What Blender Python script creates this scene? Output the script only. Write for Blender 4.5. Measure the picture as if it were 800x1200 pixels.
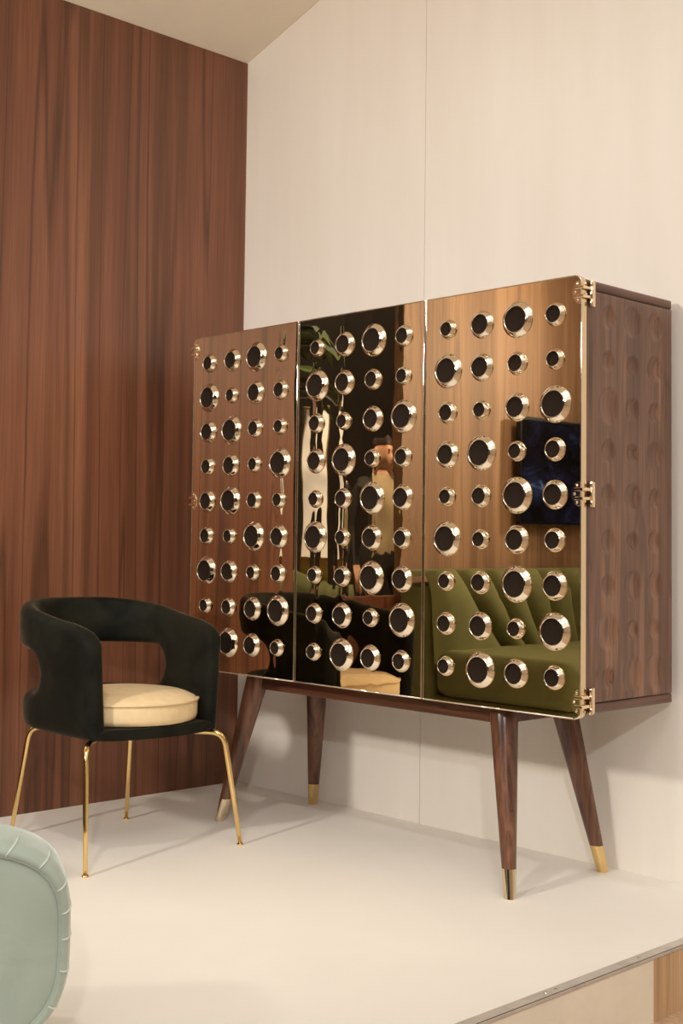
import bpy, bmesh, math, random
from mathutils import Vector, Matrix
random.seed(7)
PI = math.pi
scene = bpy.context.scene
for o in list(bpy.data.objects): bpy.data.objects.remove(o)
C = scene.collection

# ------------------------------------------------------------------ camera
F_PX, YAW, PITCH, ROLL = 1498.0, 0.8321, 0.0524, 0.0148
CAM = Vector((3.6007, -3.0881, 0.8896))
fw = Vector((-math.sin(YAW)*math.cos(PITCH), math.cos(YAW)*math.cos(PITCH), math.sin(PITCH)))
r0 = Vector((math.cos(YAW), math.sin(YAW), 0)); u0 = r0.cross(fw)
rt = r0*math.cos(ROLL) + u0*math.sin(ROLL); up = -r0*math.sin(ROLL) + u0*math.cos(ROLL)
cd = bpy.data.cameras.new('camera'); cam = bpy.data.objects.new('camera', cd); C.objects.link(cam)
cam.matrix_world = Matrix(((rt.x, up.x, -fw.x, CAM.x), (rt.y, up.y, -fw.y, CAM.y), (rt.z, up.z, -fw.z, CAM.z), (0, 0, 0, 1)))
cd.sensor_fit = 'HORIZONTAL'; cd.sensor_width = 36.0; cd.lens = F_PX*36.0/800.0
cd.shift_x = 72.74/800.0; cd.shift_y = -46.91/800.0; cd.clip_start = 0.05
scene.camera = cam

# ------------------------------------------------------------------ world, lights, exposure
w = bpy.data.worlds.new('world'); scene.world = w; w.use_nodes = True
w.node_tree.nodes['Background'].inputs[0].default_value = (1.0, 0.975, 0.94, 1); w.node_tree.nodes['Background'].inputs[1].default_value = 1.0
vs = scene.view_settings
vs.view_transform = 'Standard'; vs.look = 'None'; vs.gamma = 1.0; vs.use_curve_mapping = False; vs.exposure = 0.11
def aim(o, target): o.rotation_euler = (Vector(target) - o.location).to_track_quat('-Z', 'Y').to_euler()
def spot(name, loc, target, power, angle, color, radius=0.06, blend=0.6):
    l = bpy.data.lights.new(name, 'SPOT'); l.energy = power; l.spot_size = math.radians(angle); l.spot_blend = blend
    l.color = color; l.shadow_soft_size = radius
    o = bpy.data.objects.new(name, l); C.objects.link(o); o.location = loc; aim(o, target); return o
def area(name, loc, target, power, sx, sy, color):
    l = bpy.data.lights.new(name, 'AREA'); l.shape = 'RECTANGLE'; l.size = sx; l.size_y = sy; l.energy = power; l.color = color
    o = bpy.data.objects.new(name, l); C.objects.link(o); o.location = loc; aim(o, target); return o
spot('key_spotlight', (5.2, -4.6, 2.65), (1.5, -0.4, 0.6), 190, 46, (1.0, 0.98, 0.97), 0.07)
spot('corner_spotlight', (1.35, -4.1, 2.05), (0.3, -0.1, 1.15), 240, 76, (1.0, 0.93, 0.84), 0.12, 0.9)
spot('wall_spotlight', (3.4, -2.5, 3.2), (1.0, 0.0, 2.0), 22, 100, (1.0, 0.95, 0.88), 0.10, 0.9)
spot('chair_spotlight', (1.9, -2.4, 3.0), (0.45, -0.75, 0.2), 60, 70, (1.0, 0.94, 0.86), 0.08, 0.8)
spot('sofa_spotlight', (0.85, -2.45, 2.55), (0.0, -2.45, 1.75), 44, 95, (1.0, 0.92, 0.80), 0.05, 0.9)
area('overhead_fill_light', (3.3, -1.7, 3.44), (3.0, -1.5, 0.0), 15, 1.2, 1.2, (1.0, 0.92, 0.82))  # soft fill added overhead to brighten the scene, no fixture modelled
spot('showroom_spotlight', (-1.2, -3.0, 3.0), (-2.3, -4.4, 0.8), 220, 90, (1.0, 0.90, 0.78), 0.08, 0.8)

# ------------------------------------------------------------------ materials
def nt(name):
    m = bpy.data.materials.new(name); m.use_nodes = True
    return m, m.node_tree, m.node_tree.nodes['Principled BSDF']
def setp(b, **k):
    for n, v in k.items():
        n = n.replace('_', ' ')
        if n in b.inputs: b.inputs[n].default_value = v
def lin(r, g, b):
    f = lambda c: ((c/255+0.055)/1.055)**2.4 if c > 10 else c/255/12.92
    return (f(r), f(g), f(b), 1)
def N(t, kind, **k):
    n = t.nodes.new(kind)
    for a, v in k.items(): setattr(n, a, v)
    return n
def mapped(t, scale, loc=(0, 0, 0)):
    tc = N(t, 'ShaderNodeTexCoord'); mp = N(t, 'ShaderNodeMapping')
    mp.inputs['Scale'].default_value = scale; mp.inputs['Location'].default_value = loc
    t.links.new(tc.outputs['Object'], mp.inputs['Vector']); return mp.outputs['Vector']
def noise(t, vec, scale=1.0, detail=4.0, rough=0.55, dist=0.0):
    n = N(t, 'ShaderNodeTexNoise'); n.inputs['Scale'].default_value = scale; n.inputs['Detail'].default_value = detail
    n.inputs['Roughness'].default_value = rough; n.inputs['Distortion'].default_value = dist
    t.links.new(vec, n.inputs['Vector']); return n.outputs['Fac']
def ramp(t, fac, stops):
    r = N(t, 'ShaderNodeValToRGB'); e = r.color_ramp.elements
    while len(e) < len(stops): e.new(0.5)
    for s, (p, c) in zip(e, stops): s.position = p; s.color = c
    t.links.new(fac, r.inputs[0]); return r.outputs[0]
def mth(t, op, a, b=None, clamp=False):
    n = N(t, 'ShaderNodeMath', operation=op); n.use_clamp = clamp
    for i, v in enumerate((a, b)):
        if v is None: continue
        if hasattr(v, 'links'): t.links.new(v, n.inputs[i])
        else: n.inputs[i].default_value = v
    return n.outputs[0]
def mixc(t, fac, a, b, mode='MIX'):
    n = N(t, 'ShaderNodeMix', data_type='RGBA', blend_type=mode)
    for s, v in ((n.inputs[0], fac), (n.inputs[6], a), (n.inputs[7], b)):
        if hasattr(v, 'links'): t.links.new(v, s)
        else: s.default_value = v
    return n.outputs[2]
def bump(t, b, h, strength=0.3, distance=0.002):
    n = N(t, 'ShaderNodeBump'); n.inputs['Strength'].default_value = strength; n.inputs['Distance'].default_value = distance
    t.links.new(h, n.inputs['Height']); t.links.new(n.outputs[0], b.inputs['Normal'])
def plain(name, col, rough=0.5, metal=0.0, var=0.06, scale=6.0, **k):
    m, t, b = nt(name); setp(b, Roughness=rough, Metallic=metal, **k)
    v = noise(t, mapped(t, (scale,)*3), 1, 3)
    dark = tuple(c*(1-var) for c in col[:3]) + (1,); light = tuple(min(1, c*(1+var)) for c in col[:3]) + (1,)
    t.links.new(ramp(t, v, [(0.3, dark), (0.7, light)]), b.inputs['Base Color']); return m
def wood(name, dark, mid, light, along='z', across=6.0, alongs=0.45, rough=0.38, lines=36.0, loc=(0, 0, 0), lineamt=0.55):
    m, t, b = nt(name); setp(b, Roughness=rough)
    sc = {'z': (across, across, alongs), 'x': (alongs, across, across), 'y': (across, alongs, across)}[along]
    f1 = {'z': (170, 170, 3.0), 'x': (3.0, 170, 170), 'y': (170, 3.0, 170)}[along]
    n1 = noise(t, mapped(t, sc, loc), 1, 2.5, 0.5, 0.35)
    n2 = noise(t, mapped(t, f1, loc), 1, 2, 0.6)
    n3 = noise(t, mapped(t, tuple(s*3.1 for s in sc), loc), 1, 3, 0.6, 0.2)
    base = ramp(t, mth(t, 'ADD', mth(t, 'MULTIPLY', n1, 0.62), mth(t, 'MULTIPLY', n3, 0.38)), [(0.34, dark), (0.5, mid), (0.66, light)])
    ln = mth(t, 'POWER', mth(t, 'ADD', mth(t, 'MULTIPLY', mth(t, 'SINE', mth(t, 'MULTIPLY', n1, lines)), 0.5), 0.5), 5.0)
    c2 = mixc(t, mth(t, 'MULTIPLY', ln, lineamt), base, tuple(c*0.45 for c in dark[:3]) + (1,))
    n4 = noise(t, mapped(t, tuple(v*1.6 for v in sc), (loc[0]+5, loc[1]+2, loc[2])), 1, 1.5, 0.5, 0.3)
    thin = mth(t, 'SUBTRACT', 1.0, mth(t, 'DIVIDE', mth(t, 'ABSOLUTE', mth(t, 'SUBTRACT', n4, 0.52)), 0.018), True)
    c2 = mixc(t, mth(t, 'MULTIPLY', thin, lineamt*1.2), c2, tuple(c*0.4 for c in dark[:3]) + (1,))
    c3 = mixc(t, 1.0, c2, ramp(t, n2, [(0.25, (0.72, 0.72, 0.72, 1)), (0.7, (1.08, 1.08, 1.08, 1))]), 'MULTIPLY')
    t.links.new(c3, b.inputs['Base Color']); bump(t, b, n2, 0.12, 0.0006); return m
def velvet(name, col, sheen, sheencol, var=0.35, scale=9.0):
    m, t, b = nt(name); setp(b, Roughness=0.75); b.inputs['Sheen Weight'].default_value = sheen
    b.inputs['Sheen Roughness'].default_value = 0.35; b.inputs['Sheen Tint'].default_value = sheencol; b.inputs['Specular IOR Level'].default_value = 0.15
    n1 = noise(t, mapped(t, (scale,)*3), 1, 3, 0.6, 0.8)
    t.links.new(ramp(t, n1, [(0.3, tuple(c*(1-var) for c in col[:3]) + (1,)), (0.7, tuple(c*(1+var) for c in col[:3]) + (1,))]), b.inputs['Base Color'])
    bump(t, b, noise(t, mapped(t, (420,)*3), 1, 2), 0.12, 0.001); return m
def metal(name, col, rough=0.06):
    m, t, b = nt(name); setp(b, Metallic=1.0)
    n1 = noise(t, mapped(t, (25,)*3), 1, 2)
    b.inputs['Base Color'].default_value = col
    t.links.new(ramp(t, n1, [(0.2, (rough*0.7,)*3 + (1,)), (0.8, (rough*1.3,)*3 + (1,))]), b.inputs['Roughness']); return m
def mirror(name, col, wav, colx, ridge, ox):
    """polished sheet, slightly buckled along the vertical lines of its rings"""
    m, t, b = nt(name); setp(b, Metallic=1.0, Roughness=0.015); b.inputs['Base Color'].default_value = col
    h = mth(t, 'MULTIPLY', noise(t, mapped(t, (7.0, 1.0, 1.7), (ox, 0, 0)), 1, 1.5, 0.5, 0.6), wav)
    tc = N(t, 'ShaderNodeTexCoord'); sx = N(t, 'ShaderNodeSeparateXYZ'); t.links.new(tc.outputs['Object'], sx.inputs[0])
    wob = mth(t, 'MULTIPLY', mth(t, 'SUBTRACT', noise(t, mapped(t, (2, 2, 14.0)), 1, 2), 0.5), 0.02)
    modu = mth(t, 'MULTIPLY', mth(t, 'SUBTRACT', noise(t, mapped(t, (3, 1, 6.0), (ox, 3, 0)), 1, 2), 0.36), 4.0, True)
    for xc, amp in zip(colx, ridge):
        if not amp: continue
        d = mth(t, 'DIVIDE', mth(t, 'ADD', mth(t, 'SUBTRACT', sx.outputs[0], xc), wob), 0.013)
        g = mth(t, 'POWER', 2.718, mth(t, 'MULTIPLY', mth(t, 'MULTIPLY', d, d), -1.0))
        h = mth(t, 'ADD', h, mth(t, 'MULTIPLY', mth(t, 'MULTIPLY', g, amp), modu))
    bump(t, b, h, 1.0, 0.01); return m

M = {}
M['wall_white'] = plain('painted_cream_wall', lin(226, 212, 193), 0.55, 0, 0.0)
def wallpaint():
    m, t, b = nt('painted_cream_wall_streaked'); setp(b, Roughness=0.6)
    n1 = noise(t, mapped(t, (7, 7, 0.7)), 1, 4, 0.6)
    t.links.new(ramp(t, n1, [(0.3, lin(238, 230, 218)), (0.7, lin(244, 237, 227))]), b.inputs['Base Color']); return m
M['wall_white'] = wallpaint()
M['ceiling'] = plain('ceiling_cream', lin(250, 240, 222), 0.7, 0, 0.04, 2.5)
M['platform'] = plain('cream_platform_covering', lin(241, 234, 223), 0.55, 0, 0.035, 2.0)
M['riser'] = plain('cream_riser_paint', lin(240, 230, 212), 0.5, 0, 0.06, 9.0)
M['ply'] = wood('tan_plywood', lin(196, 158, 118), lin(210, 174, 134), lin(220, 188, 150), 'z', 5, 0.6, 0.5, 20, lineamt=0.2)
M['hall_floor'] = plain('tan_hall_floor', lin(190, 160, 128), 0.55, 0, 0.2, 90.0)
M['dark_wall'] = plain('dark_hall_wall', lin(52, 42, 34), 0.6, 0, 0.2, 2.0)
M['hall_wall'] = plain('beige_hall_wall', lin(205, 185, 158), 0.7, 0, 0.05, 2.0)
M['wood_wall'] = wood('walnut_laminate', lin(96, 57, 39), lin(128, 80, 56), lin(146, 95, 67), 'z', 4.8, 0.15, 0.36, 24, lineamt=0.5)
M['wood_light'] = wood('light_walnut_laminate', lin(136, 101, 76), lin(166, 130, 102), lin(188, 152, 122), 'z', 4.2, 0.14, 0.55, 17, lineamt=0.35)
M['cab_wood'] = wood('walnut_veneer', lin(86, 57, 42), lin(122, 86, 66), lin(150, 108, 82), 'z', 13, 0.9, 0.34, 26, (3, 1, 0), 0.4)
M['cab_wood_x'] = wood('walnut_veneer_lengthwise', lin(74, 46, 33), lin(104, 68, 50), lin(128, 88, 66), 'y', 13, 1.2, 0.34, 26, (1, 1, 4), 0.4)
M['leg_wood'] = wood('walnut_leg', lin(82, 50, 36), lin(112, 74, 54), lin(142, 98, 74), 'z', 22, 1.0, 0.28, 22, (0, 2, 0), 0.5)
M['apron_wood'] = wood('walnut_rail', lin(70, 42, 30), lin(100, 62, 44), lin(120, 78, 58), 'x', 16, 1.0, 0.3, 22)
M['ring_metal'] = metal('champagne_polished_metal', lin(244, 231, 210), 0.04)
M['hinge_metal'] = metal('pale_gold_hinge', lin(246, 222, 190), 0.10)
M['brass'] = metal('brass', lin(232, 200, 140), 0.14)
M['gold'] = metal('polished_gold', lin(236, 203, 138), 0.08)
M['ferrule'] = metal('nickel_ferrule', lin(222, 206, 178), 0.10)
M['alu'] = plain('aluminium_edge', lin(200, 190, 178), 0.45, 0.25, 0.15, 14.0)
M['ring_dark'] = plain('dark_ring_lining', lin(38, 29, 22), 0.9, 0, 0.1, Specular_IOR_Level=0.1)
M['velvet_green'] = velvet('dark_green_velvet', (0.0075, 0.0078, 0.0042), 0.32, (0.42, 0.34, 0.22, 1), 0.75, 7.0)
M['cream_fabric'] = plain('cream_cushion_fabric', lin(226, 200, 156), 0.8, 0, 0.05, 30.0)
M['mint'] = velvet('mint_velvet', lin(172, 184, 171)[:3], 0.7, (0.9, 0.97, 0.95, 1), 0.10, 7.0)
M['olive'] = velvet('olive_velvet', lin(106, 108, 70)[:3], 0.25, (0.8, 0.8, 0.45, 1), 0.12, 5.0)

# ------------------------------------------------------------------ mesh helpers
def obj(name, verts, faces, mat, parent=None, smooth=False, mats=None):
    me = bpy.data.meshes.new(name); me.from_pydata([tuple(v) for v in verts], [], faces); me.validate()
    return link(name, me, mat, parent, smooth)
def link(name, me, mat=None, parent=None, smooth=False):
    if mat is not None and not me.materials: me.materials.append(M[mat] if isinstance(mat, str) else mat)
    if smooth: me.shade_smooth()
    o = bpy.data.objects.new(name, me); C.objects.link(o)
    if parent is not None: o.parent = parent
    return o
def bmobj(name, bm, mat, parent=None, smooth=False):
    bmesh.ops.recalc_face_normals(bm, faces=bm.faces)
    me = bpy.data.meshes.new(name); bm.to_mesh(me); bm.free(); return link(name, me, mat, parent, smooth)
def empty(name, loc=(0, 0, 0), rz=0.0):
    o = bpy.data.objects.new(name, None); C.objects.link(o); o.location = loc; o.rotation_euler = (0, 0, rz); o.empty_display_size = 0.1; return o
def tag(o, label=None, cat=None, group=None, kind=None):
    for k, v in (('label', label), ('category', cat), ('group', group), ('kind', kind)):
        if v: o[k] = v
    return o
def bm_box(bm, a, b, bev=0.0, seg=2):
    vs_ = [bm.verts.new((x, y, z)) for x in (a[0], b[0]) for y in (a[1], b[1]) for z in (a[2], b[2])]
    fs = [bm.faces.new([vs_[i] for i in f]) for f in ((0, 1, 3, 2), (4, 6, 7, 5), (0, 4, 5, 1), (2, 3, 7, 6), (0, 2, 6, 4), (1, 5, 7, 3))]
    if bev > 0:
        es = list({e for f in fs for e in f.edges}); bmesh.ops.bevel(bm, geom=es, offset=bev, segments=seg, profile=0.5, affect='EDGES')
def box(name, a, b, mat, parent=None, bev=0.0, seg=2):
    bm = bmesh.new(); bm_box(bm, a, b, bev, seg); return bmobj(name, bm, mat, parent)
def lathe_geo(profile, seg, frame=None, cap=False):
    """profile [(r, h)] about +Z of frame"""
    V, Fc = [], []
    for r, h in profile:
        for k in range(seg):
            a = 2*PI*k/seg; V.append(Vector((r*math.cos(a), r*math.sin(a), h)))
    for i in range(len(profile)-1):
        for k in range(seg):
            k2 = (k+1) % seg; Fc.append((i*seg+k, i*seg+k2, (i+1)*seg+k2, (i+1)*seg+k))
    if cap: Fc.append(tuple(range(seg-1, -1, -1))); Fc.append(tuple((len(profile)-1)*seg+k for k in range(seg)))
    if frame is not None: V = [frame @ v for v in V]
    return V, Fc
def merge(*geos):
    V, Fc = [], []
    for v, f in geos:
        n = len(V); V += list(v); Fc += [tuple(i+n for i in q) for q in f]
    return V, Fc
def tube_geo(pts, rad, seg=10, cap=True):
    pts = [Vector(p) for p in pts]; rads = rad if isinstance(rad, (list, tuple)) else [rad]*len(pts)
    V, Fc = [], []; nrm = None
    for i, p in enumerate(pts):
        tng = (pts[min(i+1, len(pts)-1)] - pts[max(i-1, 0)]).normalized()
        if nrm is None: nrm = tng.orthogonal().normalized()
        nrm = (nrm - tng*nrm.dot(tng)).normalized(); bn = tng.cross(nrm)
        for k in range(seg):
            a = 2*PI*k/seg; V.append(p + (nrm*math.cos(a) + bn*math.sin(a))*rads[i])
    for i in range(len(pts)-1):
        for k in range(seg):
            k2 = (k+1) % seg; Fc.append((i*seg+k, i*seg+k2, (i+1)*seg+k2, (i+1)*seg+k))
    if cap: Fc.append(tuple(range(seg-1, -1, -1))); Fc.append(tuple((len(pts)-1)*seg+k for k in range(seg)))
    return V, Fc
def tube(name, pts, rad, mat, parent=None, seg=10): return obj(name, *tube_geo(pts, rad, seg), mat, parent, True)
def frame_from(loc, zdir):
    z = Vector(zdir).normalized(); x = z.orthogonal().normalized(); y = z.cross(x)
    return Matrix(((x.x, y.x, z.x, loc[0]), (x.y, y.y, z.y, loc[1]), (x.z, y.z, z.z, loc[2]), (0, 0, 0, 1)))
def autosmooth(o, ang=40):
    me = o.data
    bm = bmesh.new(); bm.from_mesh(me)
    for f in bm.faces: f.smooth = True
    for e in bm.edges:
        if len(e.link_faces) == 2 and e.calc_face_angle(0) > math.radians(ang): e.smooth = False
    bm.to_mesh(me); bm.free(); return o

# ------------------------------------------------------------------ setting
FZ = -0.139                 # hall floor below the platform
ZC, SL = 2.682, 0.322       # ceiling height at the wood wall, slope
st = lambda o: tag(o, kind='structure')
# back wall: two boards meeting in a hairline joint
wb = st(empty('wall_back', (0, 0, FZ)))
for x0, x1 in ((-0.05, 0.8887), (0.8903, 5.6)):
    bm = bmesh.new(); bm_box(bm, (x0, 0.0, 0.0), (x1, 0.04, 3.80)); bmobj('panel', bm, 'wall_white', wb)
box('backing_board', (0.0, 0.042, 0.0), (5.6, 0.06, 3.80), 'ring_dark', wb)
# wood clad wall left of the corner, ends just outside the picture
WL = 1.20
st(box('wall_left', (-0.05, -WL, FZ), (0.0, -0.0004, ZC-0.002), 'wood_wall'))
# sloping ceiling
def slab(name, pts, thick, mat):
    n = len(pts); V = [Vector(p) for p in pts] + [Vector(p) + Vector((0, 0, thick)) for p in pts]
    Fc = [tuple(range(n))[::-1], tuple(range(n, 2*n))] + [(i, (i+1) % n, n+(i+1) % n, n+i) for i in range(n)]
    return obj(name, V, Fc, mat)
XS, YC = 2.3, -2.6
V = [(-0.05, YC, ZC-0.0161), (-0.05, -0.001, ZC-0.0161), (XS, -0.001, ZC+SL*XS), (XS, YC, ZC+SL*XS)]
T = [(x, y, z+0.05) for x, y, z in V]
st(obj('ceiling', V+T, [(0, 1, 2, 3), (7, 6, 5, 4), (0, 3, 7, 4), (3, 2, 6, 7), (2, 1, 5, 6), (1, 0, 4, 5)], 'ceiling'))
# hall floor and platform
st(box('floor', (-5.6, -9.0, FZ-0.08), (8.0, 0.06, FZ), 'hall_floor'))
PE = 2.078
pl = st(empty('trim_platform', (0, 0, FZ)))
pl.name = 'trim_1'
box('platform_deck', (0.0, -5.0, 0.0), (PE-0.004, -0.0005, -FZ), 'platform', pl)
# riser boards and metal edge
box('riser_board', (PE-0.004, -0.585, 0.0), (PE-0.001, -0.001, -FZ-0.006), 'ply', pl)
box('riser_board', (PE-0.004, -5.0, 0.0), (PE-0.001, -0.587, -FZ-0.006), 'riser', pl)
bm = bmesh.new(); bm_box(bm, (PE-0.030, -5.0, -FZ), (PE, -0.001, -FZ+0.002), 0.0006, 1); bm_box(bm, (PE-0.004, -5.0, -FZ-0.005), (PE+0.0005, -0.001, -FZ+0.002), 0.0006, 1)
eg = bmobj('edge_strip', bm, 'alu', pl)
for yy in (-0.62, -0.92, -0.955, -1.3, -1.7):
    V, Fc = lathe_geo([(0.0045, 0), (0.004, 0.0012), (0.0012, 0.0016)], 10, Matrix.Translation((PE-0.016, yy, -FZ+0.002)), True)
    obj('screw', V, Fc, 'ferrule', eg, True)

# ------------------------------------------------------------------ cabinet
X0, YB, W, Z1, Z0 = 0.288, -0.0391, 1.5094, 1.55, 0.4639
YF = -(0.4622-0.0391)      # door front in cabinet space
cab = empty('sideboard_cabinet', (X0, YB, 0), 0.0045)
tag(cab, 'walnut cabinet with three mirror polished gold doors covered in round metal rings', 'cabinet')
DT = 0.020                  # door thickness
BF = YF + DT + 0.002        # body front
BT, BB = 1.543, 0.474       # body top / bottom
PT = 0.026
# body: top and bottom slabs with rounded ends, side panels, back, dark core
def slab_round(name, z0, z1):
    bm = bmesh.new(); bm_box(bm, (0.0, BF, z0), (W, 0.0, z1))
    es = [e for e in bm.edges if abs(e.verts[0].co.x - e.verts[1].co.x) < 1e-6]
    bmesh.ops.bevel(bm, geom=es, offset=0.011, segments=3, profile=0.5, affect='EDGES')
    return bmobj(name, bm, 'cab_wood_x', cab)
slab_round('top_panel', BT-PT, BT); slab_round('bottom_panel', BB, BB+PT)
box('back_panel', (0.004, -0.012, BB+PT), (W-0.03, -0.002, BT-PT), 'cab_wood', cab)
box('carcass', (0.03, BF+0.004, BB+PT), (W-0.03, -0.012, BT-PT), 'cab_wood', cab)
# side panel carved with three columns of shallow round hollows
zr = [1.459-0.1124*i for i in range(9)]
dS, dM, dL, dX = 0.026, 0.030, 0.037, 0.047
side_sizes = [(dM, dL+.004, dL), (dS, dS, dL), (dX, dM, dS), (dM, dS, dL), (dM, dL, dS), (dM, dS, dM), (dM, dL+.003, dL), (dX, dS, dS), (dS, dX, dX)]
side_y = [BF+0.098, BF+0.208, BF+0.313]
def carved(name, xs, sgn):
    ny, nz = 84, 220
    y0, y1, za, zb = BF+0.001, -0.001, BB+PT+0.001, BT-PT-0.001
    V, Fc = [], []
    for j in range(nz+1):
        z = za + (zb-za)*j/nz
        for i in range(ny+1):
            y = y0 + (y1-y0)*i/ny; d = 0.0
            for r, row in enumerate(side_sizes):
                if abs(z - zr[r]) > 0.06: continue
                for c, rad in enumerate(row):
                    q = math.hypot(y-side_y[c], z-zr[r])/rad
                    if q < 1: d = max(d, 0.0085*(1-q*q)**0.8)
            e = min(i, ny-i, j, nz-j); d += 0.0 if e > 0 else 0.0015
            V.append((xs - sgn*d, y, z))
    for j in range(nz):
        for i in range(ny): a = j*(ny+1)+i; Fc.append((a, a+1, a+ny+2, a+ny+1) if sgn > 0 else (a, a+ny+1, a+ny+2, a+1))
    o = obj(name, V, Fc, 'cab_wood', cab, True); return o
carved('side_panel', W-0.002, 1); carved('side_panel', 0.002, -1)
# under-frame
def cabp(x, y): return (x-X0, y-YB)
cxm = 1.030
feet = [(cxm+s*0.565, yf) for s in (1, -1) for yf in (-0.468, -0.058)]
tops = [(cxm+s*0.478, yt) for s in (1, -1) for yt in (-0.385, -0.130)]
az0, az1 = 0.418, BB
for (xa, xb, ya, yb) in ((cxm-0.49, cxm+0.49, -0.400, -0.378), (cxm-0.49, cxm+0.49, -0.137, -0.115), (cxm-0.49, cxm-0.468, -0.378, -0.137), (cxm+0.468, cxm+0.49, -0.378, -0.137)):
    box('rail', (xa-X0, ya-YB, az0), (xb-X0, yb-YB, az1), 'apron_wood', cab, 0.002, 1)
for (fx, fy), (tx, ty) in zip(feet, tops):
    fp = Vector((fx-X0, fy-YB, 0.0)); tp = Vector((tx-X0, ty-YB, BB-0.001)); d = tp-fp
    V, Fc = [], []
    lev = [0.0, 0.14, 0.148, 0.3, 0.5, 0.7, 0.86, 0.97, 1.0]
    def rad(t): return 0.0145 + (0.0365-0.0145)*min(1, t/0.93)**0.95 if t < 0.95 else 0.0365-0.05*(t-0.95)
    def sect(levels, extra):
        V, Fc = [], []; sg = 28
        for t in levels:
            c = fp + d*t
            for k in range(sg):
                a = 2*PI*k/sg; V.append((c.x+(rad(t)+extra)*math.cos(a), c.y+(rad(t)+extra)*math.sin(a), c.z))
        for i in range(len(levels)-1):
            for k in range(sg): k2 = (k+1) % sg; Fc.append((i*sg+k, i*sg+k2, (i+1)*sg+k2, (i+1)*sg+k))
        Fc.append(tuple(range(sg-1, -1, -1))); Fc.append(tuple((len(levels)-1)*sg+k for k in range(sg))); return V, Fc
    lg = autosmooth(obj('leg', *sect([0.150, 0.16, 0.3, 0.45, 0.6, 0.75, 0.88, 0.95, 1.0], 0), 'leg_wood', cab))
    autosmooth(obj('ferrule', *sect([0.0, 0.004, 0.075, 0.146, 0.150], 0.0006), 'ferrule' if fy < -0.3 else 'brass', lg))
# doors
PAT_A = ['SLXM', 'XLMS', 'MSLX', 'LXSM', 'SMXL', 'XSLM', 'SMXL', 'MLSX', 'SXLM']
PAT_1 = ['MLXS', 'XSLM', 'LXMS', 'MLSX', 'LXMS', 'MSXL', 'XLSM', 'SMLX', 'MXLS']
RR = {'S': 0.0262, 'M': 0.0300, 'L': 0.0366, 'X': 0.0468}
cols = (0.083, 0.197, 0.3115, 0.4275)
dw = W/3
goldc = lin(224, 202, 167)
M['door_1'] = mirror('polished_gold_sheet_slightly_buckled', goldc, 0.035, cols, (0, 0, 0, 0.05), 1.0)
M['door_2'] = mirror('polished_gold_sheet_buckled', goldc, 0.10, [c+dw for c in cols], (0.07, 0.08, 0.03, 0.02), 4.0)
M['door_3'] = mirror('polished_gold_sheet_flat', goldc, 0.015, [c+2*dw for c in cols], (0, 0, 0, 0), 7.0)
ring_mesh, disc_mesh = {}, {}
HP = 0.0135
def ring_geo(R):
    prof = [(R*0.985, -0.0003), (R, 0.0006), (R, 0.0016), (R*0.985, 0.0028), (R*0.93, 0.0055), (R*0.85, 0.0095), (R*0.765, HP-0.0006), (R*0.742, HP),
            (R*0.725, HP), (R*0.706, HP-0.0008), (R*0.695, HP-0.0022), (R*0.675, 0.0045)]
    g = [lathe_geo(prof, 44)]
    for k in range(4):
        a = 0.35 + k*PI/2; rr = R*0.755
        fr = frame_from((rr*math.cos(a), rr*math.sin(a), HP-0.0008), (0.45*math.cos(a), 0.45*math.sin(a), 1))
        g.append(lathe_geo([(0.0021, -0.001), (0.0020, 0.0004), (0.0013, 0.0010), (0.0003, 0.0012)], 8, fr))
    return merge(*g)
Rx = Matrix.Rotation(PI/2, 4, 'X')         # +Z -> -Y
for k, R in RR.items():
    V, Fc = ring_geo(R); me = bpy.data.meshes.new('ring'); me.from_pydata([tuple(Rx @ v) for v in V], [], Fc); me.materials.append(M['ring_metal']); me.shade_smooth(); ring_mesh[k] = me
    V, Fc = lathe_geo([(R*0.69, 0.0002), (R*0.69, 0.0042)], 32, None, True); me = bpy.data.meshes.new('ring_lining'); me.from_pydata([tuple(Rx @ v) for v in V], [], Fc); me.materials.append(M['ring_dark']); disc_mesh[k] = me
def rr_outline(x0, x1, z0, z1, rl, rr, n=7):
    P = []
    for cx, cz, r, a0 in ((x1, z0, rr, -90), (x1, z1, rr, 0), (x0, z1, rl, 90), (x0, z0, rl, 180)):
        sx = 1 if cx == x1 else -1; sz = 1 if cz == z1 else -1
        for k in range(n): a = math.radians(a0 + 90*k/(n-1)); P.append((cx-sx*r+r*math.cos(a), cz-sz*r+r*math.sin(a)))
    return P
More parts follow.
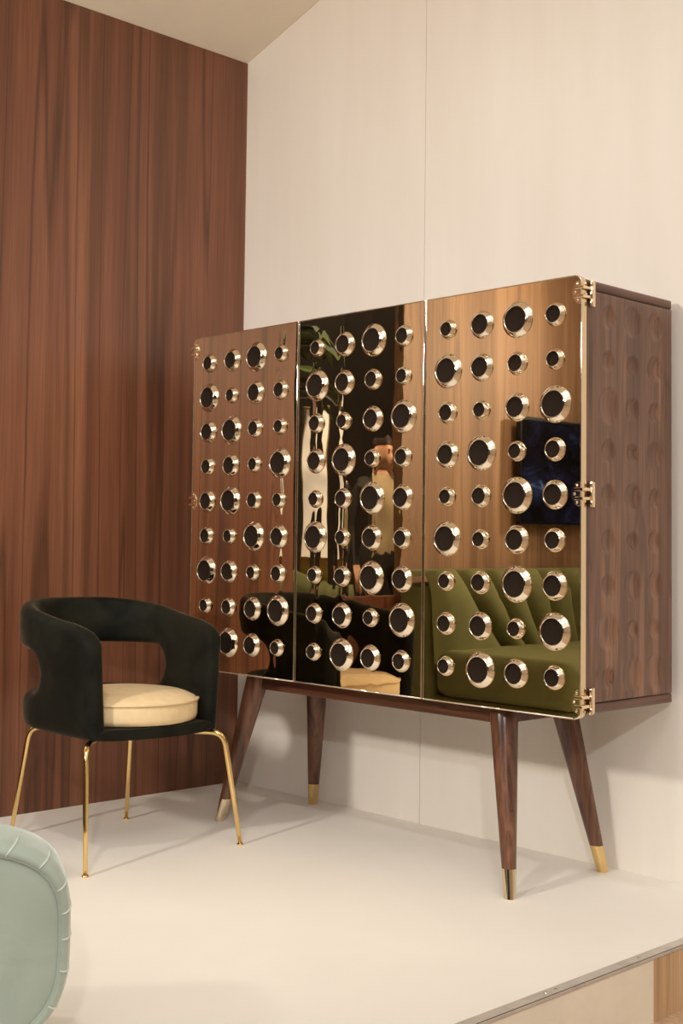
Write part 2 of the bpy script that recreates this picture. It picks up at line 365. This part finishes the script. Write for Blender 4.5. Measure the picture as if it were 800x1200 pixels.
for d in range(3):
    gap = 0.0018
    xa, xb = d*dw + (gap if d else -0.001), (d+1)*dw - (gap if d < 2 else -0.001)
    P = rr_outline(xa, xb, Z0, Z1, 0.022 if d == 0 else 0.002, 0.022 if d == 2 else 0.002)
    bm = bmesh.new(); fr = [bm.verts.new((x, YF, z)) for x, z in P]; bk = [bm.verts.new((x, YF+DT, z)) for x, z in P]
    n = len(P); ff = bm.faces.new(fr); bm.faces.new(bk[::-1])
    for i in range(n): bm.faces.new((fr[i], bk[i], bk[(i+1) % n], fr[(i+1) % n]))
    bmesh.ops.bevel(bm, geom=list(ff.edges), offset=0.0035, segments=4, profile=0.5, affect='EDGES')
    door = bmobj('door', bm, 'door_%d' % (d+1), cab)
    ip = rr_outline(xa+0.0016, xb-0.0016, Z0+0.0016, Z1-0.0016, 0.0204 if d == 0 else 0.002, 0.0204 if d == 2 else 0.002)
    rim = [(x, YF+0.0006, z) for x, z in ip]; tube('edge_trim', rim + [rim[0]], 0.0020, 'ring_metal', door, 8)
    for r in range(9):
        for c in range(4):
            k = (PAT_1 if d == 0 else PAT_A)[r][c]
            x, z = d*dw + cols[c], zr[r]
            for nm, me in (('ring', ring_mesh[k]), ('ring_lining', disc_mesh[k])):
                o = bpy.data.objects.new(nm, me); C.objects.link(o); o.parent = door; o.location = (x, YF, z)
# hinges
def hinge(xe, sgn, zc):
    """xe: outer edge of the door, sgn +1 right side"""
    h = empty('hinge', (xe, YF, zc)); h.parent = cab
    # half-round leaf on the door front
    V, n = [], 14
    R = 0.030
    out = [(-sgn*0.001, -R)] + [(-sgn*(0.002+R*0.86*math.sin(PI*k/n)), -R*math.cos(PI*k/n)) for k in range(n+1)] + [(-sgn*0.001, R)]
    bm = bmesh.new(); a = [bm.verts.new((x, -0.0028, z)) for x, z in out]; b = [bm.verts.new((x, -0.0001, z)) for x, z in out]
    f = bm.faces.new(a); bm.faces.new(b[::-1]); m = len(out)
    for i in range(m): bm.faces.new((a[i], b[i], b[(i+1) % m], a[(i+1) % m]))
    bmesh.ops.bevel(bm, geom=list(f.edges), offset=0.0009, segments=1, affect='EDGES')
    bmobj('door_leaf', bm, 'hinge_metal', h)
    # arms that wrap round the door edge
    for dz in (-0.011, 0.011):
        bm = bmesh.new(); bm_box(bm, (-0.017 if sgn > 0 else -0.0075, -0.0062, dz-0.004), (0.0075 if sgn > 0 else 0.017, -0.0018, dz+0.004), 0.0012, 1)
        xq = sorted((sgn*0.0028, sgn*0.0078)); bm_box(bm, (xq[0], -0.0055, dz-0.004), (xq[1], DT+0.010, dz+0.004), 0.0012, 1)
        bmobj('hinge_arm', bm, 'hinge_metal', h)
    # barrel and side leaf
    g = [lathe_geo([(0.001, z0), (0.0052, z0), (0.0058, z0+0.001), (0.0058, z1-0.001), (0.0052, z1), (0.001, z1)], 14, Matrix.Translation((sgn*0.0068, DT+0.012, 0))) for z0, z1 in ((-0.031, -0.016), (-0.0155, 0.0155), (0.016, 0.031))]
    autosmooth(obj('barrel', *merge(*g), 'hinge_metal', h))
    xq = sorted((sgn*0.0002, sgn*0.0034)); bm = bmesh.new(); bm_box(bm, (xq[0], DT+0.014, -0.031), (xq[1], DT+0.034, 0.031), 0.001, 1); bmobj('side_leaf', bm, 'hinge_metal', h)
    for (sx, sz) in ((-0.018, 0.0), (-0.011, 0.021), (-0.011, -0.021)):
        obj('screw', *lathe_geo([(0.0038, 0), (0.0035, 0.0012), (0.0018, 0.0020), (0.0003, 0.0021)], 12, Matrix.Translation((sgn*sx, -0.0028, sz)) @ Rx), 'hinge_metal', h, True)
    for sz in (-0.024, 0.0, 0.024):
        obj('screw', *lathe_geo([(0.0032, 0), (0.003, 0.001), (0.0015, 0.0016), (0.0003, 0.0017)], 10, frame_from((sgn*0.0034, DT+0.027, sz), (sgn, 0, 0))), 'hinge_metal', h, True)
for zc in (1.506, 1.010, 0.507):
    hinge(W+0.001, 1, zc); hinge(-0.001, -1, zc)

# ------------------------------------------------------------------ tub chair
CH = empty('tub_chair', (0.471, -0.891, 0), math.radians(-2.5))      # local +X is the front
tag(CH, 'dark green velvet tub chair with open back and slender gold legs', 'chair')
HW, FX, BX, RC = 0.206, 0.240, -0.234, 0.188      # centre line of the shell in plan
def plan(s):
    """s in [-1,1] along the U, -1 near arm front (y<0), +1 far arm front"""
    straight = FX - (BX+RC); arc = RC*PI/2; back = 2*(HW-RC)
    L = straight + arc + back/2
    q = abs(s)*L; sg = -1 if s < 0 else 1
    if q < back/2: p, nrm = Vector((BX, q)), Vector((-1, 0))
    elif q < back/2+arc:
        a = (q-back/2)/RC; p = Vector((BX+RC-RC*math.cos(a), back/2+RC*math.sin(a))); nrm = Vector((-math.cos(a), math.sin(a)))
    else:
        e = q-back/2-arc; p = Vector((BX+RC+e, HW - 0.018*(e/straight)**2)); nrm = Vector((0, 1))
    return Vector((p.x, sg*p.y)), Vector((nrm.x, sg*nrm.y)), q, L
def ss(a, b, x): t = max(0, min(1, (x-a)/(b-a))); return t*t*(3-2*t)
ZB = 0.338
def ztop(s):
    p, _, q, L = plan(s); e = L-q     # distance from arm front
    z = 0.700 - 0.052*ss(0.08, L-0.06, q)
    if e < 0.13: z -= 0.032*(1-e/0.13)**2
    if e < 0.045: z -= 0.050*(1-math.sqrt(max(0, 1-(1-e/0.045)**2)))
    return z
HOLE, HEND, HM, HH = 0.34, 0.075, 0.497, 0.064
TH = 0.027
def shell():
    """puffy sheet: two skins that meet in round edges at the rim, the arm fronts and the opening"""
    L = plan(1)[3]
    ql = set(i*(HOLE-HEND)/14 for i in range(15)) | set(HOLE-HEND+HEND*math.sin(PI/2*k/9) for k in range(10))
    ql |= set(HOLE+(L-TH*1.4-HOLE)*(1-math.cos(PI/2*k/14)) for k in range(15)) | set(L-TH*1.4*(1-math.sin(PI/2*k/7)) for k in range(8))
    ql = sorted(ql); ql = [ql[0]] + [b_ for a_, b_ in zip(ql, ql[1:]) if b_-a_ > 1e-5]
    qs = [-q for q in ql[::-1]][:-1] + ql
    NL, NU = 14, 16
    sp = lambda k, n: 0.5-0.5*math.cos(PI*k/n)
    bm = bmesh.new(); colv = []
    for qv in qs:
        s = qv/L; p, nrm, q, _ = plan(s); zt = ztop(s); e = L-q
        if q >= HOLE-1e-6: h = 0.0
        elif q > HOLE-HEND: h = HH*math.sqrt(max(0, 1-((q-HOLE+HEND)/HEND)**2))
        else: h = HH
        def dist(z):
            if q < HOLE-HEND: dh = abs(z-HM)-HH
            else: dh = (math.hypot((q-HOLE+HEND)/HEND, (z-HM)/HH)-1)*min(HEND, HH)
            return max(0.0, min(e, zt-z, dh, (z-ZB)+0.006))
        def mk(z):
            d = dist(z); o = TH*math.sqrt(max(0.0, 1-(1-min(1, d/TH))**2)) + (0.006*min(1, max(0, d-TH)/0.06))
            le = 0.020*(z-ZB)/0.36
            if d < 1e-5: v = bm.verts.new((p.x+nrm.x*le, p.y+nrm.y*le, z)); return v, v
            return bm.verts.new((p.x+nrm.x*(le+o), p.y+nrm.y*(le+o), z)), bm.verts.new((p.x+nrm.x*(le-o), p.y+nrm.y*(le-o), z))
        low = [mk(ZB+(HM-h-ZB)*sp(k, NL)) for k in range(NL+1)]
        upv = ([low[-1]] if h < 1e-5 else [mk(HM+h)]) + [mk(HM+h+(zt-HM-h)*sp(k, NU)) for k in range(1, NU+1)]
        colv.append((low, upv))
    def quad(*v):
        u = []
        for x in v:
            if x not in u: u.append(x)
        if len(u) > 2:
            try: bm.faces.new(u)
            except ValueError: pass
    for (l0, u0_), (l1, u1) in zip(colv, colv[1:]):
        for A, B, n in ((l0, l1, NL), (u0_, u1, NU)):
            for k in range(n):
                quad(A[k][0], B[k][0], B[k+1][0], A[k+1][0]); quad(A[k][1], A[k+1][1], B[k+1][1], B[k][1])
        quad(l0[0][0], l0[0][1], l1[0][1], l1[0][0])
    return bmobj('backrest_shell', bm, 'velvet_green', CH, True)
shell()
# seat base fills the U
def outline(off, nfront=9):
    P = []
    for i in range(-30, 31):
        p, nrm, q, L = plan(i/30); P.append((p.x+nrm.x*off, p.y+nrm.y*off))
    y1, y0 = P[-1][1], P[0][1]
    for k in range(1, nfront): t = k/nfront; P.append((FX-0.002+0.034*math.sin(PI*t), y1+(y0-y1)*t))
    return P
def prism(name, P, z0, z1, mat, parent, bev=0.0, seg=3):
    bm = bmesh.new(); a = [bm.verts.new((x, y, z0)) for x, y in P]; b = [bm.verts.new((x, y, z1)) for x, y in P]; n = len(P)
    f0 = bm.faces.new(a[::-1]); f1 = bm.faces.new(b)
    for i in range(n): bm.faces.new((a[i], a[(i+1) % n], b[(i+1) % n], b[i]))
    if bev: bmesh.ops.bevel(bm, geom=list(f0.edges)+list(f1.edges), offset=bev, segments=seg, profile=0.5, affect='EDGES')
    return autosmooth(bmobj(name, bm, mat, parent), 50)
prism('seat_base', outline(0.004), ZB-0.004, 0.364, 'velvet_green', CH, 0.014)
# round cushion with piping
CR = 0.213
CZ = -0.022
prof = [(0.001, 0.386), (CR*0.9, 0.386), (CR*0.985, 0.392), (CR, 0.405), (CR, 0.442), (CR*0.985, 0.450), (CR*0.95, 0.455), (CR*0.8, 0.466), (CR*0.5, 0.474), (CR*0.2, 0.477), (0.001, 0.4775)]
cu = obj('seat_cushion', *lathe_geo(prof, 56, Matrix.Translation((0.066, 0, CZ))), 'cream_fabric', CH, True)
obj('piping', *merge(tube_geo([(0.066+(CR+0.001)*math.cos(2*PI*k/64), (CR+0.001)*math.sin(2*PI*k/64), 0.4475+CZ) for k in range(65)], 0.0042, 8, False)), 'cream_fabric', cu, True)
# bent tube legs
for sx, sy, fx, fy in ((1, -1, 0.303, -0.264), (1, 1, 0.265, 0.280), (-1, 1, -0.213, 0.199), (-1, -1, -0.213, -0.205)):
    tx, ty = (0.240, 0.232*sy) if sx > 0 else (-0.165, 0.178*sy)
    top = Vector((tx, ty, ZB-0.012)); foot = Vector((fx, fy, 0.006)); ins = Vector((tx*0.72, ty*0.72, ZB-0.012))
    pts = [ins.lerp(top, t) for t in (0, 0.35)]; a, c = ins.lerp(top, 0.55), top.lerp(foot, 0.12)
    for k in range(7): t = k/6; pts.append(a*(1-t)**2 + top*2*t*(1-t) + c*t*t)
    pts += [top.lerp(foot, t) for t in (0.3, 0.6, 1.0)]
    lg = tube('leg', pts, [0.0085]*9 + [0.008, 0.0072, 0.006], 'gold', CH, 14)
    obj('foot_glide', *lathe_geo([(0.003, 0), (0.0098, 0), (0.0098, 0.003), (0.006, 0.0065), (0.001, 0.0066)], 14, Matrix.Translation((fx, fy, 0))), 'gold', lg, True)

# ------------------------------------------------------------------ mint ottoman
OT = empty('ottoman', (1.499, -2.18, 0), math.radians(60.6)); tag(OT, 'mint green velvet ottoman with rounded ends and pleated border', 'ottoman')
def oprof(a, s=1.0):
    c, n_ = math.cos(a), math.sin(a)
    zc = 0.215; e = 3.8 if n_ > 0 else 3.0; hz = 0.180 if n_ > 0 else 0.213
    k = 1.0/((abs(c)**e + abs(n_)**e)**(1/e))
    return ((0.40 - (1-s)*0.40)*c*k, zc + (hz - (1-s)*0.40)*n_*k)
def oring(y, s, na, groove=0.0):
    P = []
    for k in range(na):
        a = 2*PI*k/na; x, z = oprof(a, s)
        if groove:
            ph = (k % 23)/23.0; g = (-0.0022*math.exp(-((ph-0.5)/0.045)**2) + 0.0016*math.exp(-((ph-0.30)/0.10)**2) + 0.0016*math.exp(-((ph-0.70)/0.10)**2))*groove
            x0_, z0_ = 0.0, 0.25; L = math.hypot(x-x0_, z-z0_); x -= (x-x0_)/L*g; z -= (z-z0_)/L*g
        P.append((x, y, z))
    return P
na = 240
prof = [(-0.090, 0.945, 0), (-0.095, 0.955, 0.4), (-0.096, 0.966, 0.8), (-0.092, 0.979, 1), (-0.081, 0.990, 1), (-0.064, 0.998, 1), (-0.045, 1.0, 0.8), (-0.02, 1.0, 0.4), (0.0, 1.0, 0.0), (0.02, 1.0, 0.4), (0.064, 0.997, 1), (0.081, 0.988, 1), (0.093, 0.975, 0.8), (0.096, 0.960, 0.4), (0.090, 0.945, 0)]
V = []; Fc = []
for y, s, g in prof: V += oring(y, s, na, 0)
for i in range(len(prof)-1):
    for k in range(na): k2 = (k+1) % na; Fc.append((i*na+k, i*na+k2, (i+1)*na+k2, (i+1)*na+k))
obj('pleated_border', V, Fc, 'mint', OT, True)
M['mint_fold_highlight'] = velvet('mint_velvet_fold_highlight', lin(208, 217, 206)[:3], 0.7, (0.95, 1, 0.98, 1), 0.05, 7.0)  # paler mint paints the sheen highlights along the fold edges
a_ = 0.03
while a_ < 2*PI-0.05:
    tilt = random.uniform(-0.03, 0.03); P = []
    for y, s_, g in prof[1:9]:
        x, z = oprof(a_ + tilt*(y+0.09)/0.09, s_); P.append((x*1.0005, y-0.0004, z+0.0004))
    tube('pleat', P, [0.0012, 0.0016, 0.0019, 0.0020, 0.0019, 0.0016, 0.0012, 0.0005], 'mint_fold_highlight', OT, 6)
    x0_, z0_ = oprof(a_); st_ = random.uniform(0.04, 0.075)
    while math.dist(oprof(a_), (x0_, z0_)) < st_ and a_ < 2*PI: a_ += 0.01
for sg in (-1, 1):
    V, Fc = [], []; lv = [(0.089, 0.952), (0.094, 0.92), (0.097, 0.85), (0.099, 0.6), (0.100, 0.3)]
    for y, s in lv: V += oring(sg*y, s if s > 0.5 else s, 96) if s > 0.8 else [(x*s/0.85, sg*y, 0.25+(z-0.25)*s/0.85) for x, _, z in oring(0, 0.85, 96)]
    for i in range(len(lv)-1):
        for k in range(96): k2 = (k+1) % 96; Fc.append((i*96+k, i*96+k2, (i+1)*96+k2, (i+1)*96+k))
    V.append((0, sg*0.1005, 0.25)); Fc += [((len(lv)-1)*96+k, (len(lv)-1)*96+(k+1) % 96, len(V)-1) for k in range(96)]
    sp = obj('side_panel', V, Fc, 'mint', OT, True)
    P = [(x, sg*0.0915, z) for x, _, z in oring(0, 0.950, 120)]; obj('piping', *tube_geo(P+[P[0]], 0.0025, 6, False), 'mint', sp, True)

# ------------------------------------------------------------------ room seen in the polished doors
W2 = -1.83
st(box('wall_left_far', (-0.05, -4.6, FZ), (-0.0008, W2, ZC-0.002), 'wood_light'))
st(box('wall_low', (-0.05, W2+0.001, FZ), (-0.0008, -WL-0.001, 0.66), 'wood_wall'))
st(box('wall_showroom', (-5.6, -9.0, FZ), (-5.55, 0.06, 4.0), 'dark_wall'))
st(box('wall_showroom_back', (-5.55, 0.0, FZ), (-0.051, 0.05, 4.0), 'dark_wall'))
st(box('wall_hall', (-5.55, -9.05, FZ), (8.0, -9.0, 4.0), 'dark_wall'))
st(box('wall_right', (8.0, -9.0, FZ), (8.05, 0.06, 4.0), 'hall_wall'))
# channel-backed sofa
SC, SW = -2.78, 1.02
SF = empty('channel_back_sofa', (0.0, SC, 0)); tag(SF, 'olive green velvet sofa with fanned channel tufted back', 'sofa')
box('seat_base', (0.06, -SW+0.02, 0.10), (0.84, SW-0.02, 0.27), 'olive', SF, 0.03, 3)
autosmooth(box('seat_cushion', (0.22, -SW+0.01, 0.27), (0.88, SW-0.01, 0.455), 'olive', SF, 0.05, 4))
autosmooth(box('back_frame', (0.03, -SW+0.005, 0.10), (0.20, SW-0.005, 0.72), 'olive', SF, 0.04, 3))
NCH = 11
def seam(i, z):
    yt = -SW + 2*SW*i/NCH; yb_ = yt*0.62
    return yt + (yb_-yt)*(1-(z-0.40)/0.35)**1.3 if z < 0.75 else yt
for i in range(NCH):
    V, Fc = [], []; nu, nv = 8, 14
    for v in range(nv+1):
        z = 0.40 + 0.35*v/nv
        a, b = seam(i, z), seam(i+1, z)
        if i == 0: a = -SW
        if i == NCH-1: b = SW
        for u in range(nu+1):
            t = u/nu; pf = math.sqrt(max(0, 1-(2*t-1)**2)); zz = z; top = max(0, (v-nv+4)/4)
            V.append((0.22 + 0.055*pf*(1-0.25*top**2) + 0.02*(1-v/nv) - 0.03*top**2, a+(b-a)*t, zz + 0.028*pf*top))
    for v in range(nu+1): x, y, z = V[nv*(nu+1)+v]; V.append((0.06, y, z-0.004))
    for v in range(nv+1):
        for u in range(nu): a = v*(nu+1)+u; Fc.append((a, a+1, a+nu+2, a+nu+1))
    obj('back_channel', V, Fc, 'olive', SF, True)
for sx in (0.12, 0.78):
    for sy in (-SW+0.12, SW-0.12): obj('leg', *lathe_geo([(0.001, 0), (0.012, 0), (0.02, 0.102), (0.001, 0.102)], 14, Matrix.Translation((sx, sy, 0))), 'brass', SF, True)
# television on the far wood wall
m, t, b = nt('screen_picture'); setp(b, Roughness=0.12); b.inputs['Base Color'].default_value = (0.004, 0.004, 0.006, 1)
n1 = noise(t, mapped(t, (1, 4.5, 6.0), (0, 1.3, 0.4)), 1, 5, 0.6, 1.0)
t.links.new(ramp(t, n1, [(0.42, (0, 0, 0, 1)), (0.58, (0.004, 0.005, 0.018, 1)), (0.68, (0.015, 0.025, 0.08, 1)), (0.8, (0.15, 0.25, 0.5, 1))]), b.inputs['Emission Color']); b.inputs['Emission Strength'].default_value = 1.0
M['screen'] = m; M['tv_black'] = plain('black_plastic', lin(18, 17, 18), 0.25, 0, 0.05)
TV = empty('television', (0.0, -3.06, 0.97)); tag(TV, 'black wall mounted television with dark blue picture', 'television')
box('housing', (0.03, -0.5, 0.0), (0.062, 0.5, 0.50), 'tv_black', TV, 0.006, 2)
box('screen', (0.0605, -0.485, 0.016), (0.064, 0.485, 0.484), 'screen', TV)
box('wall_bracket', (-0.0005, -0.16, 0.16), (0.032, 0.16, 0.34), 'tv_black', TV, 0.003, 1)
# light box in the showroom
m, t, b = nt('lit_fabric'); b.inputs['Base Color'].default_value = (0.8, 0.78, 0.74, 1)
t.links.new(ramp(t, noise(t, mapped(t, (3, 3, 1.5)), 1, 2), [(0.3, (0.45, 0.38, 0.33, 1)), (0.7, (0.95, 0.92, 0.93, 1))]), b.inputs['Emission Color']); b.inputs['Emission Strength'].default_value = 0.7
M['lit'] = m
LB = empty('light_box', (-3.05, -4.30, FZ), math.radians(-45)); tag(LB, 'tall glowing fabric light box standing in the dark showroom', 'light box')
box('frame', (-0.105, -0.03, 0.0), (0.105, 0.03, 2.0), 'brass', LB, 0.004, 1)
box('lit_panel', (-0.095, -0.034, 0.9), (0.095, 0.034, 1.98), 'lit', LB)
# olive armchair beyond the low wall
AC = empty('lounge_chair', (-1.75, -3.33, FZ), math.radians(-45)); tag(AC, 'olive lounge chair with rounded back beyond the low wood wall', 'chair')
autosmooth(box('seat', (-0.33, -0.33, 0.16), (0.33, 0.33, 0.46), 'olive', AC, 0.07, 4))
def backpad():
    V, Fc = [], []; n = 22; prof = [(-0.06, 0.16), (-0.07, 0.5), (-0.06, 0.78), (0.0, 0.845), (0.06, 0.78), (0.07, 0.5), (0.06, 0.16)]
    for i in range(n+1):
        a = PI*(0.5+i/n)
        for r, z in prof: V.append(((0.34+r)*math.cos(a), (0.34+r)*math.sin(a), z - 0.10*abs(math.sin(a))**2))
    k = len(prof)
    for i in range(n):
        for j in range(k): Fc.append((i*k+j, (i+1)*k+j, (i+1)*k+(j+1) % k, i*k+(j+1) % k))
    Fc += [tuple(range(k)), tuple(n*k+j for j in range(k))[::-1]]
    return V, Fc
obj('backrest', *backpad(), 'olive', AC, True)
for sx in (-0.24, 0.24):
    for sy in (-0.24, 0.24): obj('leg', *lathe_geo([(0.001, 0), (0.011, 0), (0.018, 0.165), (0.001, 0.165)], 12, Matrix.Translation((sx, sy, 0))), 'brass', AC, True)
# potted palm-like plant
M['leaf'] = plain('dark_green_leaf', lin(62, 74, 34), 0.4, 0, 0.3, 12.0); M['pot'] = plain('dark_pot', lin(44, 36, 30), 0.5, 0, 0.1)
PL = empty('potted_plant', (-2.55, -3.55, FZ)); tag(PL, 'tall leafy green plant in a dark pot in the showroom', 'plant')
obj('pot', *lathe_geo([(0.001, 0), (0.15, 0), (0.19, 0.4), (0.175, 0.4), (0.16, 0.34), (0.001, 0.34)], 24), 'pot', PL, True)
obj('stem', *tube_geo([(0, 0, 0.32), (0.02, 0.01, 1.2), (0, 0, 2.3)], [0.02, 0.016, 0.01], 8), 'leaf', PL, True)
for i in range(26):
    z0 = 1.95 + 0.5*random.random(); a = i*2.4; L = 0.32+0.2*random.random(); wd = 0.05+0.03*random.random()
    V, Fc = [], []; n = 6
    for k in range(n+1):
        t_ = k/n; rr_ = L*t_; zz = z0 + 0.22*t_ - 0.35*t_*t_; ww = wd*math.sin(PI*min(1, 0.08+0.92*t_))**0.8
        c_, s_ = math.cos(a), math.sin(a)
        V += [(rr_*c_-ww*s_, rr_*s_+ww*c_, zz), (rr_*c_, rr_*s_, zz-0.015), (rr_*c_+ww*s_, rr_*s_-ww*c_, zz)]
    for k in range(n): q = k*3; Fc += [(q, q+1, q+4, q+3), (q+1, q+2, q+5, q+4)]
    lf = obj('leaf', V, Fc, 'leaf', PL, True); sm = lf.modifiers.new('thick', 'SOLIDIFY'); sm.thickness = 0.002
# person standing beyond the opening
M['skin'] = plain('skin', lin(208, 158, 128), 0.5, 0, 0.04); M['shirt'] = plain('cream_shirt', lin(176, 156, 122), 0.8, 0, 0.06, 14.0)
M['jacket'] = plain('dark_jacket', lin(42, 36, 32), 0.8, 0, 0.1, 14.0); M['hair'] = plain('dark_brown_hair', lin(44, 28, 18), 0.6, 0, 0.2, 60.0)
M['lip'] = plain('lip', lin(170, 100, 86), 0.5, 0, 0.03); M['eye'] = plain('eye', lin(36, 26, 20), 0.3, 0, 0.03)
def person(loc, rz, H):
    P = empty('person', loc, rz)                    # local +X is the front
    k = H/1.70
    J = {'pelvis': (0, 0, .95, .135, .105), 'waist': (0, 0, 1.08, .125, .095), 'chest': (.005, 0, 1.26, .15, .11), 'upch': (0, 0, 1.38, .13, .095), 'neck': (0, 0, 1.46, .058, .058), 'nt': (.012, 0, 1.53, .055, .055)}
    for s, n in ((1, 'l'), (-1, 'r')):
        J.update({'sh'+n: (0, s*.17, 1.39, .062, .062), 'el'+n: (-.03, s*.235, 1.11, .045, .045), 'wr'+n: (.07, s*.225, .88, .030, .030), 'pa'+n: (.10, s*.215, .80, .030, .042),
                  'hi'+n: (0, s*.095, .89, .095, .095), 'kn'+n: (.015, s*.11, .49, .062, .062), 'an'+n: (-.01, s*.12, .09, .042, .042), 'to'+n: (.15, s*.135, .035, .035, .045)})
    E_ = [('pelvis', 'waist'), ('waist', 'chest'), ('chest', 'upch'), ('upch', 'neck'), ('neck', 'nt')]
    for n in 'lr':
        E_ += [('upch', 'sh'+n), ('sh'+n, 'el'+n), ('el'+n, 'wr'+n), ('wr'+n, 'pa'+n), ('pelvis', 'hi'+n), ('hi'+n, 'kn'+n), ('kn'+n, 'an'+n), ('an'+n, 'to'+n)]
        s = 1 if n == 'l' else -1
        for f, (dx, ln) in enumerate(((.035, .062), (.013, .072), (-.009, .068), (-.030, .052))):
            J['f%d%s' % (f, n)] = (.10+dx, s*.215, .765, .010, .010); J['g%d%s' % (f, n)] = (.112+dx, s*.212, .765-ln*.55, .009, .009); J['h%d%s' % (f, n)] = (.105+dx, s*.202, .765-ln, .0075, .0075)
            E_ += [('pa'+n, 'f%d%s' % (f, n)), ('f%d%s' % (f, n), 'g%d%s' % (f, n)), ('g%d%s' % (f, n), 'h%d%s' % (f, n))]
        J['t0'+n] = (.135, s*.195, .825, .011, .011); J['t1'+n] = (.155, s*.185, .785, .009, .009); E_ += [('pa'+n, 't0'+n), ('t0'+n, 't1'+n)]
    names = list(J); idx = {n: i for i, n in enumerate(names)}
    me = bpy.data.meshes.new('skeleton'); me.from_pydata([tuple(c*k for c in J[n][:3]) for n in names], [(idx[a], idx[b_]) for a, b_ in E_], [])
    o = bpy.data.objects.new('skeleton', me); C.objects.link(o)
    md = o.modifiers.new('skin', 'SKIN'); md.use_smooth_shade = True
    for n in names: v = me.skin_vertices[0].data[idx[n]]; v.radius = (J[n][3]*k, J[n][4]*k); v.use_root = n == 'pelvis'
    sb = o.modifiers.new('sub', 'SUBSURF'); sb.levels = 3; sb.render_levels = 3
    dg = bpy.context.evaluated_depsgraph_get(); em = bpy.data.meshes.new_from_object(o.evaluated_get(dg))
    bm = bmesh.new(); bm.from_mesh(em); bpy.data.objects.remove(o)
    for f in bm.faces:
        c = f.calc_center_median()/k; side = abs(c.y) > .17
        f.material_index = 0 if c.z > 1.475 or (side and c.z < .88 and c.z > .62 and c.x > .03) else (1 if c.z > .96 and abs(c.y) < .11 else 2)
    # head: shaped ball joined into the same mesh
    hc = Vector((.03, 0, 1.60))*k
    hm = bmesh.new(); bmesh.ops.create_uvsphere(hm, u_segments=40, v_segments=28, radius=1.0)
    for v in hm.verts:
        x, y, z = v.co; sx, sy, sz = .098, .076, .118
        if z < -.2: sy *= 1-.35*min(1, (-z-.2)/.8); 
        px_ = x*sx; 
        if x > .3 and z < -.3: px_ += .010*min(1, -z)                                     # chin
        nose = math.exp(-((y/.16)**2)) * max(0, 1-abs((z+.22)/.30)) * (1 if x > 0 else 0); px_ += .026*nose*(1.2-(z+.22)*1.5)
        for sgn in (1, -1): px_ -= .012*math.exp(-(((y-sgn*.42)/.20)**2+((z-.08)/.14)**2)) if x > 0 else 0
        px_ += .006*math.exp(-((z-.27)/.10)**2) if x > .4 else 0                           # brow
        v.co = hc + Vector((px_, y*sy, z*sz))*k
    for sgn in (1, -1):
        r_ = bmesh.ops.create_uvsphere(hm, u_segments=12, v_segments=8, radius=1.0)
        for v in r_['verts']: v.co = hc + Vector((-.002+v.co.x*.018, sgn*.078+v.co.y*.010, -.008+v.co.z*.030))*k
    tm = bpy.data.meshes.new('tmp'); hm.to_mesh(tm); hm.free(); n0 = len(bm.faces); bm.from_mesh(tm)
    bm.faces.ensure_lookup_table()
    for f in bm.faces[n0:]: f.material_index = 0
    for f in bm.faces: f.smooth = True
    me = bpy.data.meshes.new('body'); bm.to_mesh(me); bm.free()
    for n in ('skin', 'shirt', 'jacket'): me.materials.append(M[n])
    link('body', me, None, P)
    # hair cap
    hm = bmesh.new(); bmesh.ops.create_uvsphere(hm, u_segments=36, v_segments=24, radius=1.0)
    bmesh.ops.delete(hm, geom=[v for v in hm.verts if v.co.z < (0.50 if v.co.x > 0.25 else -0.30 + 0.9*max(0, v.co.x+.2))], context='VERTS')
    for v in hm.verts: x, y, z = v.co; v.co = hc + Vector((x*.107-.003, y*.085, z*.128+.004))*k
    bmobj('hair', hm, 'hair', P, True)
    for sgn in (1, -1):
        obj('eye', *lathe_geo([(0.001, .005), (.010, .003), (.012, 0)], 12, frame_from(hc+Vector((.081, sgn*.031, .008))*k, (1, 0, 0))), 'eye', P, True)
        bm = bmesh.new(); bm_box(bm, hc+Vector((.087, sgn*.032-.016, .026))*k, hc+Vector((.096, sgn*.032+.016, .033))*k, .002, 1); bmobj('eyebrow', bm, 'hair', P)
    bm = bmesh.new(); bm_box(bm, hc+Vector((.082, -.022, -.066))*k, hc+Vector((.0925, .022, -.054))*k, .004, 2); bmobj('mouth', bm, 'lip', P, True)
    return P
tag(person((-2.02, -3.92, FZ), math.radians(25), 1.68), 'dark haired person in a cream vest with dark sleeves standing in the showroom', 'person')
